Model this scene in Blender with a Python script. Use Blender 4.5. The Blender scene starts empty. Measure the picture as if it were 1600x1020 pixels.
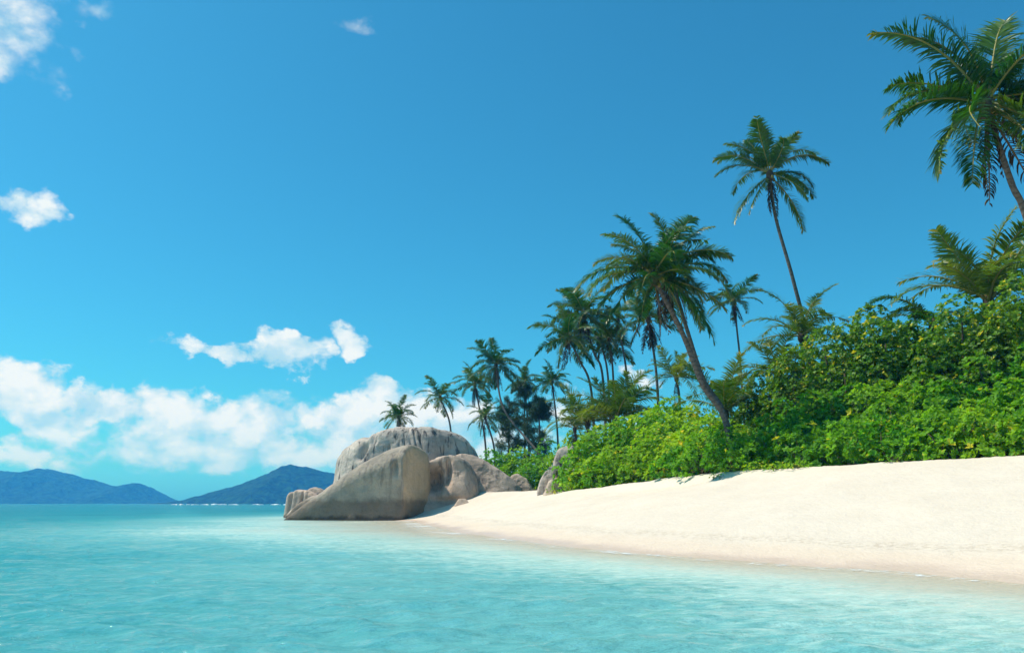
import bpy, math, random
import numpy as np
from mathutils import Vector, Matrix

R = math.radians
random.seed(4)
scene = bpy.context.scene
COL = scene.collection

# ------------------------------------------------------------------ camera
CAM_H = 1.5
F = 1244.0                                  # focal length in photo pixels (1600 wide)
PITCH = math.atan(276.0 / F)                # sea horizon lies 276 px under the centre
cam_d = bpy.data.cameras.new('camera')
cam_d.lens = 36.0 * F / 1600.0
cam_d.sensor_width = 36.0
cam_d.clip_start = 0.1
cam_d.clip_end = 30000
cam = bpy.data.objects.new('camera', cam_d)
cam.location = (0, 0, CAM_H)
cam.rotation_euler = (R(90) + PITCH, 0, 0)
COL.objects.link(cam)
scene.camera = cam
CP, SP = math.cos(PITCH), math.sin(PITCH)

def ray(u, v):
    x, yc = u - 800.0, 510.0 - v
    return np.array((x, F * CP - yc * SP, F * SP + yc * CP))

def P(u, v, Y):                              # point on a pixel's ray at ground distance Y
    d = ray(u, v)
    return np.array((0, 0, CAM_H)) + d * (Y / d[1])

def G(u, v, z=0.0):                          # point where a pixel's ray meets height z
    d = ray(u, v)
    return np.array((0, 0, CAM_H)) + d * ((z - CAM_H) / d[2])

def direction_deg(u, v):                     # azimuth and elevation of a pixel's ray
    d = ray(u, v)
    return math.degrees(math.atan2(d[0], d[1])), math.degrees(math.asin(d[2] / np.linalg.norm(d)))

# ------------------------------------------------------------------ sun, sky, exposure
SUN_EL, SUN_AZ = 58.0, -82.0                 # azimuth clockwise from +Y: high, to the left and a little beyond
sun_dir = Vector((math.sin(R(SUN_AZ)) * math.cos(R(SUN_EL)), math.cos(R(SUN_AZ)) * math.cos(R(SUN_EL)), math.sin(R(SUN_EL))))
sun_d = bpy.data.lights.new('sun', 'SUN')
sun_d.energy = 4.8
sun_d.angle = R(0.5)
sun_d.color = (1.0, 0.95, 0.86)
sun = bpy.data.objects.new('sun', sun_d)
sun.rotation_euler = sun_dir.to_track_quat('Z', 'Y').to_euler()
sun.location = (-40, 20, 80)
COL.objects.link(sun)

scene.view_settings.view_transform = 'Standard'
scene.view_settings.look = 'None'
scene.view_settings.gamma = 1.0
scene.view_settings.exposure = 0.0
scene.view_settings.use_curve_mapping = False
scene.render.engine = 'CYCLES'
cy = scene.cycles
cy.max_bounces = 8
cy.diffuse_bounces = 3
cy.glossy_bounces = 3
cy.transmission_bounces = 4
cy.transparent_max_bounces = 12
cy.volume_bounces = 2
cy.use_denoising = True
cy.sample_clamp_indirect = 6.0
try:
    cy.denoiser = 'OPENIMAGEDENOISE'
    cy.denoising_input_passes = 'RGB_ALBEDO_NORMAL'
except Exception:
    pass

class NT:
    """small helper to write node trees as expressions"""
    def __init__(s, tree):
        s.t = tree
        tree.nodes.clear()
    def n(s, kind, **kw):
        nd = s.t.nodes.new(kind)
        for k, v in kw.items():
            setattr(nd, k, v)
        return nd
    def link(s, a, b):
        s.t.links.new(a, b)
    def put(s, sock, val):
        if isinstance(val, bpy.types.NodeSocket):
            s.t.links.new(val, sock)
        else:
            sock.default_value = val
    def m(s, op, a, b=None, c=None, clamp=False):
        nd = s.n('ShaderNodeMath', operation=op, use_clamp=clamp)
        s.put(nd.inputs[0], a)
        if b is not None: s.put(nd.inputs[1], b)
        if c is not None: s.put(nd.inputs[2], c)
        return nd.outputs[0]
    def vm(s, op, a, b=None):
        nd = s.n('ShaderNodeVectorMath', operation=op)
        s.put(nd.inputs[0], a)
        if b is not None: s.put(nd.inputs[1], b)
        return nd.outputs[0]
    def xyz(s, x, y, z):
        nd = s.n('ShaderNodeCombineXYZ')
        for i, q in enumerate((x, y, z)): s.put(nd.inputs[i], q)
        return nd.outputs[0]
    def sep(s, v):
        nd = s.n('ShaderNodeSeparateXYZ'); s.put(nd.inputs[0], v)
        return nd.outputs
    def noise(s, vec, scale, detail=4, rough=0.5, dist=0.0, lac=2.0, color=False):
        nd = s.n('ShaderNodeTexNoise')
        s.put(nd.inputs['Vector'], vec)
        nd.inputs['Scale'].default_value = scale
        nd.inputs['Detail'].default_value = detail
        nd.inputs['Roughness'].default_value = rough
        nd.inputs['Distortion'].default_value = dist
        nd.inputs['Lacunarity'].default_value = lac
        return nd.outputs['Color' if color else 'Fac']
    def ramp(s, fac, stops, interp='LINEAR'):
        nd = s.n('ShaderNodeValToRGB')
        cr = nd.color_ramp
        cr.interpolation = interp
        while len(cr.elements) < len(stops): cr.elements.new(0.5)
        for e, (p, c) in zip(cr.elements, stops):
            e.position = p
            e.color = (c, c, c, 1) if not hasattr(c, '__len__') else (*c, 1)
        s.put(nd.inputs[0], fac)
        return nd.outputs[0]
    def mix(s, fac, a, b, mode='MIX'):
        nd = s.n('ShaderNodeMix', data_type='RGBA', blend_type=mode)
        s.put(nd.inputs[0], fac)
        for i, q in ((6, a), (7, b)):
            if isinstance(q, bpy.types.NodeSocket): s.link(q, nd.inputs[i])
            else: nd.inputs[i].default_value = (*q, 1) if len(q) == 3 else q
        return nd.outputs[2]
    def mapr(s, val, a, b, c=0.0, d=1.0, smooth=True):
        nd = s.n('ShaderNodeMapRange', interpolation_type='SMOOTHSTEP' if smooth else 'LINEAR')
        s.put(nd.inputs[0], val)
        for i, q in enumerate((a, b, c, d)): s.put(nd.inputs[i + 1], q)
        return nd.outputs[0]
    def attr(s, name):
        return s.n('ShaderNodeAttribute', attribute_name=name).outputs['Fac']
    def bump(s, h, strength, dist, normal=None):
        nd = s.n('ShaderNodeBump')
        nd.inputs['Strength'].default_value = strength
        nd.inputs['Distance'].default_value = dist
        s.put(nd.inputs['Height'], h)
        if normal is not None: s.link(normal, nd.inputs['Normal'])
        return nd.outputs[0]

def build_world():
    w = bpy.data.worlds.new('World')
    scene.world = w
    w.use_nodes = True
    k = NT(w.node_tree)
    out = k.n('ShaderNodeOutputWorld')
    bg = k.n('ShaderNodeBackground')
    bg.inputs['Strength'].default_value = 0.1
    k.link(bg.outputs[0], out.inputs[0])
    sky = k.n('ShaderNodeTexSky', sky_type='NISHITA')
    sky.sun_disc = False
    sky.sun_elevation = R(SUN_EL)
    sky.sun_rotation = R(SUN_AZ)
    sky.altitude = 0
    sky.air_density = 1.0
    sky.dust_density = 1.1
    sky.ozone_density = 1.2
    base = k.mix(1.0, sky.outputs[0], SKY_TINT, 'MULTIPLY')
    d = k.n('ShaderNodeTexCoord').outputs['Generated']
    sx, sy, sz = k.sep(d)[:3]
    az = k.m('MULTIPLY', k.m('ARCTAN2', sx, sy), 57.29578)
    el = k.m('MULTIPLY', k.m('ARCSINE', sz), 57.29578)
    # billow coordinates: direction, stretched in height so that puffs stay round near the horizon
    wv = k.vm('MULTIPLY', d, (1.0, 1.0, 1.35))
    n1 = k.noise(wv, 11.0, 9, 0.56, 0.15)
    off = k.vm('ADD', wv, (-0.012, 0.004, 0.022))
    n2 = k.noise(off, 11.0, 5, 0.56, 0.15)
    def billow(vec):
        nd = k.n('ShaderNodeTexVoronoi', feature='F1', normalize=True)
        k.link(vec, nd.inputs['Vector'])
        nd.inputs['Scale'].default_value = 24.0
        nd.inputs['Detail'].default_value = 1.0
        nd.inputs['Roughness'].default_value = 0.55
        return nd.outputs['Distance']
    jit = k.vm('ADD', wv, k.vm('MULTIPLY', k.noise(wv, 30.0, 4, 0.55, color=True), (0.03, 0.03, 0.03)))
    b1 = billow(jit)
    big = k.noise(wv, 3.1, 3, 0.5)
    acc = None
    wn = k.sep(k.noise(wv, 17.0, 7, 0.6, color=True))
    fine = k.noise(wv, 55.0, 6, 0.62)
    waz = k.m('ADD', az, k.m('MULTIPLY', k.m('SUBTRACT', wn[0], 0.5), 6.0))
    wel = k.m('ADD', el, k.m('MULTIPLY', k.m('SUBTRACT', wn[1], 0.5), 4.2))
    for (u, v, ru, rv, amp) in CLOUDS:
        a0, e0 = direction_deg(u, v)
        s = 0.0455
        dx = k.m('MULTIPLY', k.m('SUBTRACT', waz, a0), 1 / (ru * s))
        dy = k.m('MULTIPLY', k.m('SUBTRACT', wel, e0), 1 / (rv * s))
        # flatter undersides: stretch the distance below the middle
        r2 = k.m('ADD', k.m('MULTIPLY', dx, dx), k.m('MULTIPLY', dy, dy))
        b = k.m('MULTIPLY', k.m('SUBTRACT', 1.0, r2), amp)
        acc = b if acc is None else k.m('MAXIMUM', acc, b)
    acc = k.m('MAXIMUM', acc, -1.8)
    # a bank of fair weather cloud low all round the horizon
    bank = k.m('MULTIPLY', k.mapr(el, -0.5, 2.6), k.mapr(el, 11.0, 5.5))
    side = k.mapr(k.m('ABSOLUTE', k.m('ADD', az, 14.0)), 26.0, 8.0, -0.25, 0.34)
    bank = k.m('SUBTRACT', k.m('MULTIPLY', bank, k.m('ADD', k.m('ADD', side, 1.1), k.m('MULTIPLY', big, 0.9))), 1.40)
    acc = k.m('MAXIMUM', acc, bank)
    dens = k.m('ADD', acc, k.m('ADD', k.m('ADD', k.m('MULTIPLY', k.m('SUBTRACT', n1, 0.5), 1.7), k.m('MULTIPLY', k.m('SUBTRACT', 0.30, b1), 1.5)), k.m('MULTIPLY', k.m('SUBTRACT', fine, 0.5), 0.7)))
    alpha = k.mapr(dens, 0.04, k.m('ADD', 0.52, k.m('MULTIPLY', k.m('MAXIMUM', el, 0.0), 0.020)))
    lowfade = k.mapr(el, 0.0, 7.0, 0.55, 1.0)
    alpha = k.m('MULTIPLY', alpha, k.m('MULTIPLY', lowfade, 0.93))
    lit = k.m('ADD', 0.55, k.m('ADD', k.m('MULTIPLY', k.m('SUBTRACT', n1, n2), 5.0), k.m('MULTIPLY', k.m('SUBTRACT', 0.30, b1), 1.3)), clamp=True)
    thick = k.mapr(dens, 0.3, 1.3, 0.0, 0.25)
    lit = k.m('ADD', lit, thick, clamp=True)
    ccol = k.mix(lit, (4.3, 7.2, 8.6), (9.3, 9.9, 9.8))
    fin = k.mix(alpha, base, ccol)
    k.link(fin, bg.inputs['Color'])

SKY_TINT = (0.25, 1.20, 1.44)
CLOUDS = [  # u, v, half width, half height, strength
    (15, 45, 100, 80, 0.62), (110, 5, 80, 26, 0.4), (0, 95, 60, 36, .5),
    (560, 38, 36, 24, 0.34), (30, 325, 55, 24, .75), (75, 325, 30, 20, .6),
    (305, 541, 46, 19, .8), (360, 550, 42, 20, 1.0), (395, 552, 40, 20, 1.0), (445, 552, 66, 32, 1.1), (432, 530, 30, 24, 1.0), (480, 545, 35, 26, .9), (545, 532, 42, 27, 1.0),
    (247, 527, 18, 7, .4),
    (10, 610, 75, 45, 1.0), (60, 640, 60, 34, .8), (150, 640, 50, 34, .8), (215, 640, 52, 30, .75), (270, 665, 45, 26, .6),
    (345, 645, 52, 34, .9), (420, 650, 56, 34, .8), (480, 655, 60, 34, .8), (560, 640, 60, 36, .9), (590, 622, 45, 28, 1.0), (640, 640, 48, 30, .9),
    (50, 705, 60, 18, .5), (110, 695, 22, 20, .6), (210, 690, 40, 20, .5), (300, 700, 60, 20, .5), (420, 700, 60, 22, .4),
    (700, 660, 70, 30, .5), (880, 640, 40, 36, .55), (990, 592, 26, 18, .6),
]
build_world()

# ------------------------------------------------------------------ numpy noise
def _hash(ix, iy, iz, seed):
    h = (ix.astype(np.int64) * 374761393 + iy.astype(np.int64) * 668265263 + iz.astype(np.int64) * 2147483647 + seed * 974711) & 0xFFFFFFFF
    h = ((h ^ (h >> 13)) * 1274126177) & 0xFFFFFFFF
    h = h ^ (h >> 16)
    return (h & 0xFFFF) / 65535.0

def vnoise(p, seed=0):
    i = np.floor(p).astype(np.int64); f = p - i
    f = f * f * f * (f * (f * 6 - 15) + 10)
    r = 0
    for dx in (0, 1):
        for dy in (0, 1):
            for dz in (0, 1):
                w = (f[:, 0] if dx else 1 - f[:, 0]) * (f[:, 1] if dy else 1 - f[:, 1]) * (f[:, 2] if dz else 1 - f[:, 2])
                r = r + w * _hash(i[:, 0] + dx, i[:, 1] + dy, i[:, 2] + dz, seed)
    return r

def fbm(p, octaves=4, seed=0, gain=0.5):
    a, s, t = 1.0, 0, 0
    for o in range(octaves):
        s = s + a * (vnoise(p * (2.03 ** o) + 7.3 * o, seed + o) - 0.5)
        t += a; a *= gain
    return s / t * 2                          # about -1..1

def fbm2(x, y, octaves=4, seed=0, gain=0.5):
    return fbm(np.stack([x, y, np.zeros_like(x) + 0.37], 1), octaves, seed, gain)

# ------------------------------------------------------------------ mesh helpers
def mesh_np(name, verts, faces, mats, mat_index=None, smooth=True, attrs=None):
    """faces: list of int arrays (M,3) / (M,4)"""
    me = bpy.data.meshes.new(name)
    verts = np.asarray(verts, np.float32)
    me.vertices.add(len(verts)); me.vertices.foreach_set('co', verts.ravel())
    loops = np.concatenate([f.ravel() for f in faces]).astype(np.int32)
    tot = np.concatenate([np.full(len(f), f.shape[1], np.int32) for f in faces])
    start = np.concatenate([[0], np.cumsum(tot)[:-1]]).astype(np.int32)
    me.loops.add(len(loops)); me.loops.foreach_set('vertex_index', loops)
    me.polygons.add(len(tot)); me.polygons.foreach_set('loop_start', start)
    if smooth: me.polygons.foreach_set('use_smooth', np.ones(len(tot), bool))
    for m in (mats if isinstance(mats, (list, tuple)) else [mats]): me.materials.append(m)
    if mat_index is not None: me.polygons.foreach_set('material_index', np.asarray(mat_index, np.int32))
    for k, v in (attrs or {}).items():
        a = me.attributes.new(k, 'FLOAT', 'POINT'); a.data.foreach_set('value', np.asarray(v, np.float32))
    me.update(calc_edges=True); me.validate()
    return me

def link(name, me, parent=None, loc=(0, 0, 0)):
    o = bpy.data.objects.new(name, me); COL.objects.link(o)
    o.location = loc
    if parent is not None: o.parent = parent
    return o

def tag(o, label=None, cat=None, group=None, kind=None):
    for k, v in (('label', label), ('category', cat), ('group', group), ('kind', kind)):
        if v: o[k] = v
    return o

def thing(name, loc, label, cat, group=None):
    o = link(name, None, None, loc)
    o.empty_display_size = 0.3
    return tag(o, label, cat, group)

class MB:
    def __init__(s): s.v = []; s.f3 = []; s.f4 = []; s.m3 = []; s.m4 = []; s.n = 0; s.a = []
    def add(s, v, f, mat=0, a=0.5):
        v = np.asarray(v, float); f = np.asarray(f)
        s.v.append(v); s.a.append(np.full(len(v), a) if np.isscalar(a) else a)
        (s.f3 if f.shape[1] == 3 else s.f4).append(f + s.n)
        (s.m3 if f.shape[1] == 3 else s.m4).append(np.full(len(f), mat))
        s.n += len(v)
    def tube(s, pts, rad, sides=8, mat=0, a=0.5, cap=True):
        pts = np.asarray(pts, float); n = len(pts)
        t = np.gradient(pts, axis=0); t /= np.linalg.norm(t, axis=1)[:, None] + 1e-9
        ref = np.array((0, 1, 0.01)) if abs(t[0][1]) < 0.9 else np.array((1, 0, 0.01))
        e1 = np.cross(t, ref); e1 /= np.linalg.norm(e1, axis=1)[:, None] + 1e-9
        e2 = np.cross(t, e1)
        ang = np.linspace(0, 2 * np.pi, sides, endpoint=False)
        rad = np.broadcast_to(np.asarray(rad, float), (n,))
        v = pts[:, None] + rad[:, None, None] * (np.cos(ang)[None, :, None] * e1[:, None] + np.sin(ang)[None, :, None] * e2[:, None])
        i, j = np.meshgrid(np.arange(n - 1), np.arange(sides), indexing='ij')
        j2 = (j + 1) % sides
        f = np.stack([i * sides + j, i * sides + j2, (i + 1) * sides + j2, (i + 1) * sides + j], -1).reshape(-1, 4)
        av = a if np.isscalar(a) else np.repeat(a, sides)
        vv = v.reshape(-1, 3)
        s.add(vv, f, mat, av)
        if cap:
            base = s.n - len(vv)
            for row, c in ((0, pts[0]), (n - 1, pts[-1])):
                k0 = s.n
                s.v.append(c[None]); s.a.append(np.array([0.5 if not np.isscalar(a) else a])); s.n += 1
                q = base + row * sides
                f = np.array([[q + x, q + (x + 1) % sides, k0] for x in range(sides)])
                s.f3.append(f); s.m3.append(np.full(len(f), mat))
    def mesh(s, name, mats, smooth=True):
        fs, ms = [], []
        if s.f3: fs.append(np.concatenate(s.f3)); ms.append(np.concatenate(s.m3))
        if s.f4: fs.append(np.concatenate(s.f4)); ms.append(np.concatenate(s.m4))
        return mesh_np(name, np.concatenate(s.v), fs, mats, np.concatenate(ms), smooth, {'tint': np.concatenate(s.a)})

def catmull(pts, per=12):
    pts = np.asarray(pts, float)
    q = np.concatenate([[2 * pts[0] - pts[1]], pts, [2 * pts[-1] - pts[-2]]])
    out = []
    for i in range(1, len(q) - 2):
        t = np.linspace(0, 1, per, endpoint=False)[:, None]
        a, b, c, d = q[i - 1], q[i], q[i + 1], q[i + 2]
        out.append(0.5 * (2 * b + (c - a) * t + (2 * a - 5 * b + 4 * c - d) * t ** 2 + (3 * b - a - 3 * c + d) * t ** 3))
    out.append(pts[-1:])
    return np.concatenate(out)

def icosphere(sub):
    import bmesh
    bm = bmesh.new(); bmesh.ops.create_icosphere(bm, subdivisions=sub, radius=1.0)
    v = np.array([x.co[:] for x in bm.verts]); f = np.array([[x.index for x in p.verts] for p in bm.faces])
    bm.free()
    return v / np.linalg.norm(v, axis=1)[:, None], f

# ------------------------------------------------------------------ materials
def mat(name):
    m = bpy.data.materials.new(name); m.use_nodes = True
    k = NT(m.node_tree)
    out = k.n('ShaderNodeOutputMaterial')
    return m, k, out

def principled(k, out, color, rough=0.6, normal=None, spec=0.4):
    b = k.n('ShaderNodeBsdfPrincipled')
    if isinstance(color, bpy.types.NodeSocket): k.link(color, b.inputs['Base Color'])
    else: b.inputs['Base Color'].default_value = (*color, 1)
    k.put(b.inputs['Roughness'], rough)
    b.inputs['Specular IOR Level'].default_value = spec
    if normal is not None: k.link(normal, b.inputs['Normal'])
    k.link(b.outputs[0], out.inputs[0])
    return b

def sand_material():
    m, k, out = mat('coral_sand')
    pos = k.n('ShaderNodeNewGeometry').outputs['Position']
    h = k.sep(pos)[2]
    grain = k.noise(pos, 9.0, 6, 0.6)
    patch = k.noise(pos, 0.55, 4, 0.55)
    dry = k.mix(patch, (0.665, 0.54, 0.42), (0.765, 0.645, 0.52))
    dry = k.mix(k.mapr(grain, 0.35, 0.75, 0.0, 0.22), dry, (0.55, 0.44, 0.33))
    # swash-wet sand just above the water, coarse shell line at its upper edge
    hh = k.m('ADD', h, k.m('MULTIPLY', k.m('SUBTRACT', k.noise(pos, 0.35, 4, 0.55), 0.5), 0.30))
    damp = k.mapr(hh, 0.42, 0.22)
    wet = k.mapr(hh, 0.20, 0.03)
    col = k.mix(k.m('MULTIPLY', damp, 0.75), dry, (0.70, 0.54, 0.405))
    col = k.mix(wet, col, (0.69, 0.51, 0.39))
    line = k.m('MULTIPLY', k.mapr(hh, 0.34, 0.40), k.mapr(hh, 0.56, 0.46))
    line = k.m('MULTIPLY', line, k.mapr(k.noise(pos, 5.5, 5, 0.7), 0.44, 0.62))
    col = k.mix(k.m('MULTIPLY', line, 0.5), col, (0.46, 0.35, 0.25))
    # leaf litter soil under the vegetation
    col = k.mix(k.attr('soil'), col, k.mix(grain, (0.10, 0.075, 0.04), (0.22, 0.17, 0.10)))
    rough = k.m('SUBTRACT', 0.95, k.m('MULTIPLY', wet, 0.62))
    b1 = k.bump(k.noise(pos, 2.2, 6, 0.65), 0.55, 0.12)
    b2 = k.bump(grain, 0.5, 0.04, b1)
    principled(k, out, col, rough, b2, 0.35)
    return m

def water_material():
    m, k, out = mat('lagoon_water')
    pos = k.n('ShaderNodeNewGeometry').outputs['Position']
    dep = k.attr('depth')
    vec = k.vm('MULTIPLY', pos, (1.0, 1.0, 0.0))
    patch = k.noise(k.vm('MULTIPLY', pos, (0.035, 0.05, 0)), 1.0, 4, 0.55)
    patch2 = k.noise(k.vm('MULTIPLY', pos, (0.25, 0.35, 0)), 1.0, 4, 0.6)
    d2 = k.m('ADD', dep, k.m('ADD', k.m('MULTIPLY', k.m('SUBTRACT', patch, 0.5), 0.9), k.m('MULTIPLY', k.m('SUBTRACT', patch2, 0.5), 0.3)))
    fr1 = k.noise(k.vm('MULTIPLY', pos, (1.0, 2.2, 0)), 2.4, 4, 0.6, 0.1)
    fr2 = k.noise(k.vm('MULTIPLY', pos, (0.05, 0.30, 0)), 1.0, 5, 0.6, 0.15)
    d2 = k.m('ADD', d2, k.m('ADD', k.m('MULTIPLY', k.m('SUBTRACT', fr1, 0.5), 1.15), k.m('MULTIPLY', k.m('SUBTRACT', fr2, 0.5), 0.5)))
    d2 = k.m('MAXIMUM', d2, k.m('MULTIPLY', dep, 0.5))
    col = k.ramp(k.m('MULTIPLY', d2, 0.2), [(0.0, (0.70, 0.74, 0.62)), (0.08, (0.50, 0.71, 0.62)), (0.18, (0.17, 0.44, 0.42)), (0.36, (0.048, 0.30, 0.312)), (0.70, (0.024, 0.25, 0.285)), (1.0, (0.020, 0.235, 0.285))])
    # seagrass beds in the deeper lagoon
    weed = k.m('MULTIPLY', k.mapr(k.noise(k.vm('MULTIPLY', pos, (0.03, 0.075, 0)), 1.0, 5, 0.6, 0.4), 0.53, 0.62), k.mapr(dep, 1.9, 3.0))
    col = k.mix(k.m('MULTIPLY', weed, 0.55), col, (0.01, 0.15, 0.21))
    rip = k.noise(k.vm('MULTIPLY', pos, (0.75, 1.9, 0)), 2.6, 5, 0.6, 0.1)
    rip2 = k.noise(k.vm('MULTIPLY', pos, (0.4, 1.0, 0)), 0.5, 4, 0.6, 0.1)
    nrm = k.bump(k.m('ADD', rip, k.m('MULTIPLY', rip2, 1.6)), 0.9, 0.13)
    body = k.n('ShaderNodeBsdfDiffuse'); k.link(col, body.inputs[0]); k.link(nrm, body.inputs['Normal'])
    tr = k.n('ShaderNodeBsdfTransparent'); tr.inputs[0].default_value = (0.92, 0.98, 0.96, 1)
    clear = k.m('POWER', 2.718, k.m('MULTIPLY', k.m('MAXIMUM', dep, 0.0), -4.6))
    mx = k.n('ShaderNodeMixShader'); k.link(clear, mx.inputs[0]); k.link(body.outputs[0], mx.inputs[1]); k.link(tr.outputs[0], mx.inputs[2])
    gl = k.n('ShaderNodeBsdfGlossy'); gl.inputs['Roughness'].default_value = 0.03; k.link(nrm, gl.inputs['Normal'])
    fr = k.n('ShaderNodeFresnel'); fr.inputs['IOR'].default_value = 1.33; k.link(nrm, fr.inputs['Normal'])
    fac = k.m('MULTIPLY', fr.outputs[0], 0.62)
    mx2 = k.n('ShaderNodeMixShader'); k.link(fac, mx2.inputs[0]); k.link(mx.outputs[0], mx2.inputs[1]); k.link(gl.outputs[0], mx2.inputs[2])
    # thin lace of foam where the swash runs up the sand
    fn = k.noise(k.vm('MULTIPLY', pos, (1, 1, 0)), 3.2, 5, 0.7, 1.2)
    edge = k.m('MULTIPLY', k.mapr(dep, -0.02, 0.012), k.mapr(dep, 0.06, 0.015))
    foam = k.m('MULTIPLY', edge, k.mapr(k.m('ADD', fn, k.m('MULTIPLY', k.noise(pos, 0.22, 2), 0.5)), 0.76, 0.92))
    fo = k.n('ShaderNodeBsdfDiffuse'); fo.inputs[0].default_value = (0.82, 0.84, 0.83, 1)
    mx3 = k.n('ShaderNodeMixShader'); k.link(k.m('MULTIPLY', foam, 0.85), mx3.inputs[0]); k.link(mx2.outputs[0], mx3.inputs[1]); k.link(fo.outputs[0], mx3.inputs[2])
    k.link(mx3.outputs[0], out.inputs[0])
    return m

def rock_material(name, light, dark, streak=0.5, tide=1.5, ochre_bounce=0.0):
    m, k, out = mat(name)
    pos = k.n('ShaderNodeNewGeometry').outputs['Position']
    h = k.sep(pos)[2]
    big = k.noise(pos, 0.45, 5, 0.6)
    spk = k.noise(pos, 7.0, 6, 0.7)
    fine = k.noise(pos, 28.0, 3, 0.7)
    col = k.mix(k.mapr(big, 0.3, 0.7), dark, light)
    col = k.mix(k.mapr(spk, 0.5, 0.72, 0.0, 0.35), col, (0.17, 0.14, 0.12))
    col = k.mix(k.mapr(fine, 0.5, 0.75, 0.0, 0.3), col, (0.55, 0.47, 0.40))
    sv = k.vm('MULTIPLY', pos, (1.9, 1.5, 0.16))
    st = k.noise(sv, 1.0, 7, 0.68, 0.5)
    stm = k.m('MULTIPLY', k.mapr(st, 0.51, 0.63), k.mapr(h, 1.5, 4.0, 0.3, 1.0))
    col = k.mix(k.m('MULTIPLY', stm, streak), col, (0.075, 0.065, 0.06))
    rust = k.mapr(k.noise(pos, 0.9, 4, 0.6), 0.55, 0.75, 0.0, 0.4)
    col = k.mix(rust, col, (0.40, 0.24, 0.14))
    if ochre_bounce:   # warm bounce light off the sand, painted into the landward faces
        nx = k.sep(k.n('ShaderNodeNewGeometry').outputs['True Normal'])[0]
        bounce_mask = k.m('MULTIPLY', k.mapr(nx, 0.45, 0.8), k.mapr(big, 0.2, 0.5, 0.5, 1.0))
        col = k.mix(k.m('MULTIPLY', bounce_mask, ochre_bounce), col, (0.66, 0.47, 0.27))
    # algae and wetting stain left by the tide
    hh = k.m('ADD', h, k.m('MULTIPLY', k.m('SUBTRACT', k.noise(pos, 0.8, 6, 0.65), 0.5), 1.3))
    col = k.mix(k.mapr(hh, tide + 0.3, tide - 0.25, 0.0, 0.62), col, (0.115, 0.075, 0.048))
    col = k.mix(k.mapr(hh, 0.55, 0.1, 0.0, 0.75), col, (0.035, 0.03, 0.022))
    b1 = k.bump(k.noise(pos, 1.6, 8, 0.68), 0.75, 0.28)
    b2 = k.bump(spk, 0.5, 0.06, b1)
    principled(k, out, col, 0.85, b2, 0.3)
    return m

def leaf_material(name, a, b, yellow, trans=0.35, rough=0.38, objvar=0.25, spec=0.5):
    m, k, out = mat(name)
    t = k.attr('tint')
    rnd = k.n('ShaderNodeObjectInfo').outputs['Random']
    col = k.mix(k.mapr(t, 0.0, 0.9, smooth=False), a, b)
    col = k.mix(k.mapr(t, 0.93, 0.97), col, yellow)
    hs = k.n('ShaderNodeHueSaturation')
    k.put(hs.inputs['Hue'], k.m('ADD', 0.5, k.m('MULTIPLY', k.m('SUBTRACT', rnd, 0.5), -0.05 * objvar * 4)))
    k.put(hs.inputs['Value'], k.m('ADD', 1.0, k.m('MULTIPLY', k.m('SUBTRACT', rnd, 0.5), objvar * 1.6)))
    k.link(col, hs.inputs['Color'])
    col = hs.outputs[0]
    p = k.n('ShaderNodeBsdfPrincipled'); k.link(col, p.inputs['Base Color'])
    p.inputs['Roughness'].default_value = rough
    p.inputs['Specular IOR Level'].default_value = spec
    tl = k.n('ShaderNodeBsdfTranslucent')
    k.link(k.mix(1.0, col, (2.0, 1.9, 0.9), 'MULTIPLY'), tl.inputs[0])
    mx = k.n('ShaderNodeMixShader'); mx.inputs[0].default_value = trans
    k.link(p.outputs[0], mx.inputs[1]); k.link(tl.outputs[0], mx.inputs[2]); k.link(mx.outputs[0], out.inputs[0])
    return m

def bark_material(name, a, b, rings=0.0):
    m, k, out = mat(name)
    pos = k.n('ShaderNodeNewGeometry').outputs['Position']
    n = k.noise(pos, 3.0, 6, 0.65)
    col = k.mix(n, a, b)
    nrm = k.bump(k.noise(pos, 14.0, 4, 0.6), 0.5, 0.02)
    if rings:
        t = k.m('ADD', k.attr('tint'), k.m('MULTIPLY', n, 0.06))
        w = k.m('SINE', k.m('MULTIPLY', t, rings))
        col = k.mix(k.mapr(w, 0.4, 0.95, 0.0, 0.55), col, (0.05, 0.042, 0.035))
        nrm = k.bump(w, 0.6, 0.03, nrm)
    principled(k, out, col, 0.9, nrm, 0.2)
    return m

def plain(name, a, b, rough=0.7, scale=6.0):
    m, k, out = mat(name)
    pos = k.n('ShaderNodeNewGeometry').outputs['Position']
    principled(k, out, k.mix(k.noise(pos, scale, 4, 0.6), a, b), rough)
    return m

M_SAND = sand_material()
M_WATER = water_material()
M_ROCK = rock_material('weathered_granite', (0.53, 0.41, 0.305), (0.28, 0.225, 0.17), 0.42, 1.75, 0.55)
M_ROCK2 = rock_material('streaked_granite', (0.68, 0.545, 0.44), (0.37, 0.30, 0.25), 0.92, 0.4)
M_ROCK3 = rock_material('pink_granite', (0.66, 0.49, 0.37), (0.38, 0.285, 0.215), 0.55, 0.2)
M_SHRUB = leaf_material('shrub_leaf', (0.028, 0.115, 0.006), (0.20, 0.43, 0.02), (0.48, 0.48, 0.03), 0.38, 0.55, 0.25, 0.22)
M_SHRUB2 = leaf_material('bright_shrub_leaf', (0.05, 0.16, 0.006), (0.27, 0.48, 0.02), (0.60, 0.54, 0.04), 0.38, 0.55, 0.25, 0.22)
M_TREE = leaf_material('broad_tree_leaf', (0.018, 0.07, 0.006), (0.13, 0.29, 0.016), (0.55, 0.50, 0.03), 0.34, 0.5, 0.25, 0.28)
M_FROND = leaf_material('palm_leaflet', (0.017, 0.068, 0.007), (0.075, 0.185, 0.013), (0.24, 0.22, 0.03), 0.30, 0.38, 0.35, 0.45)
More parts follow.
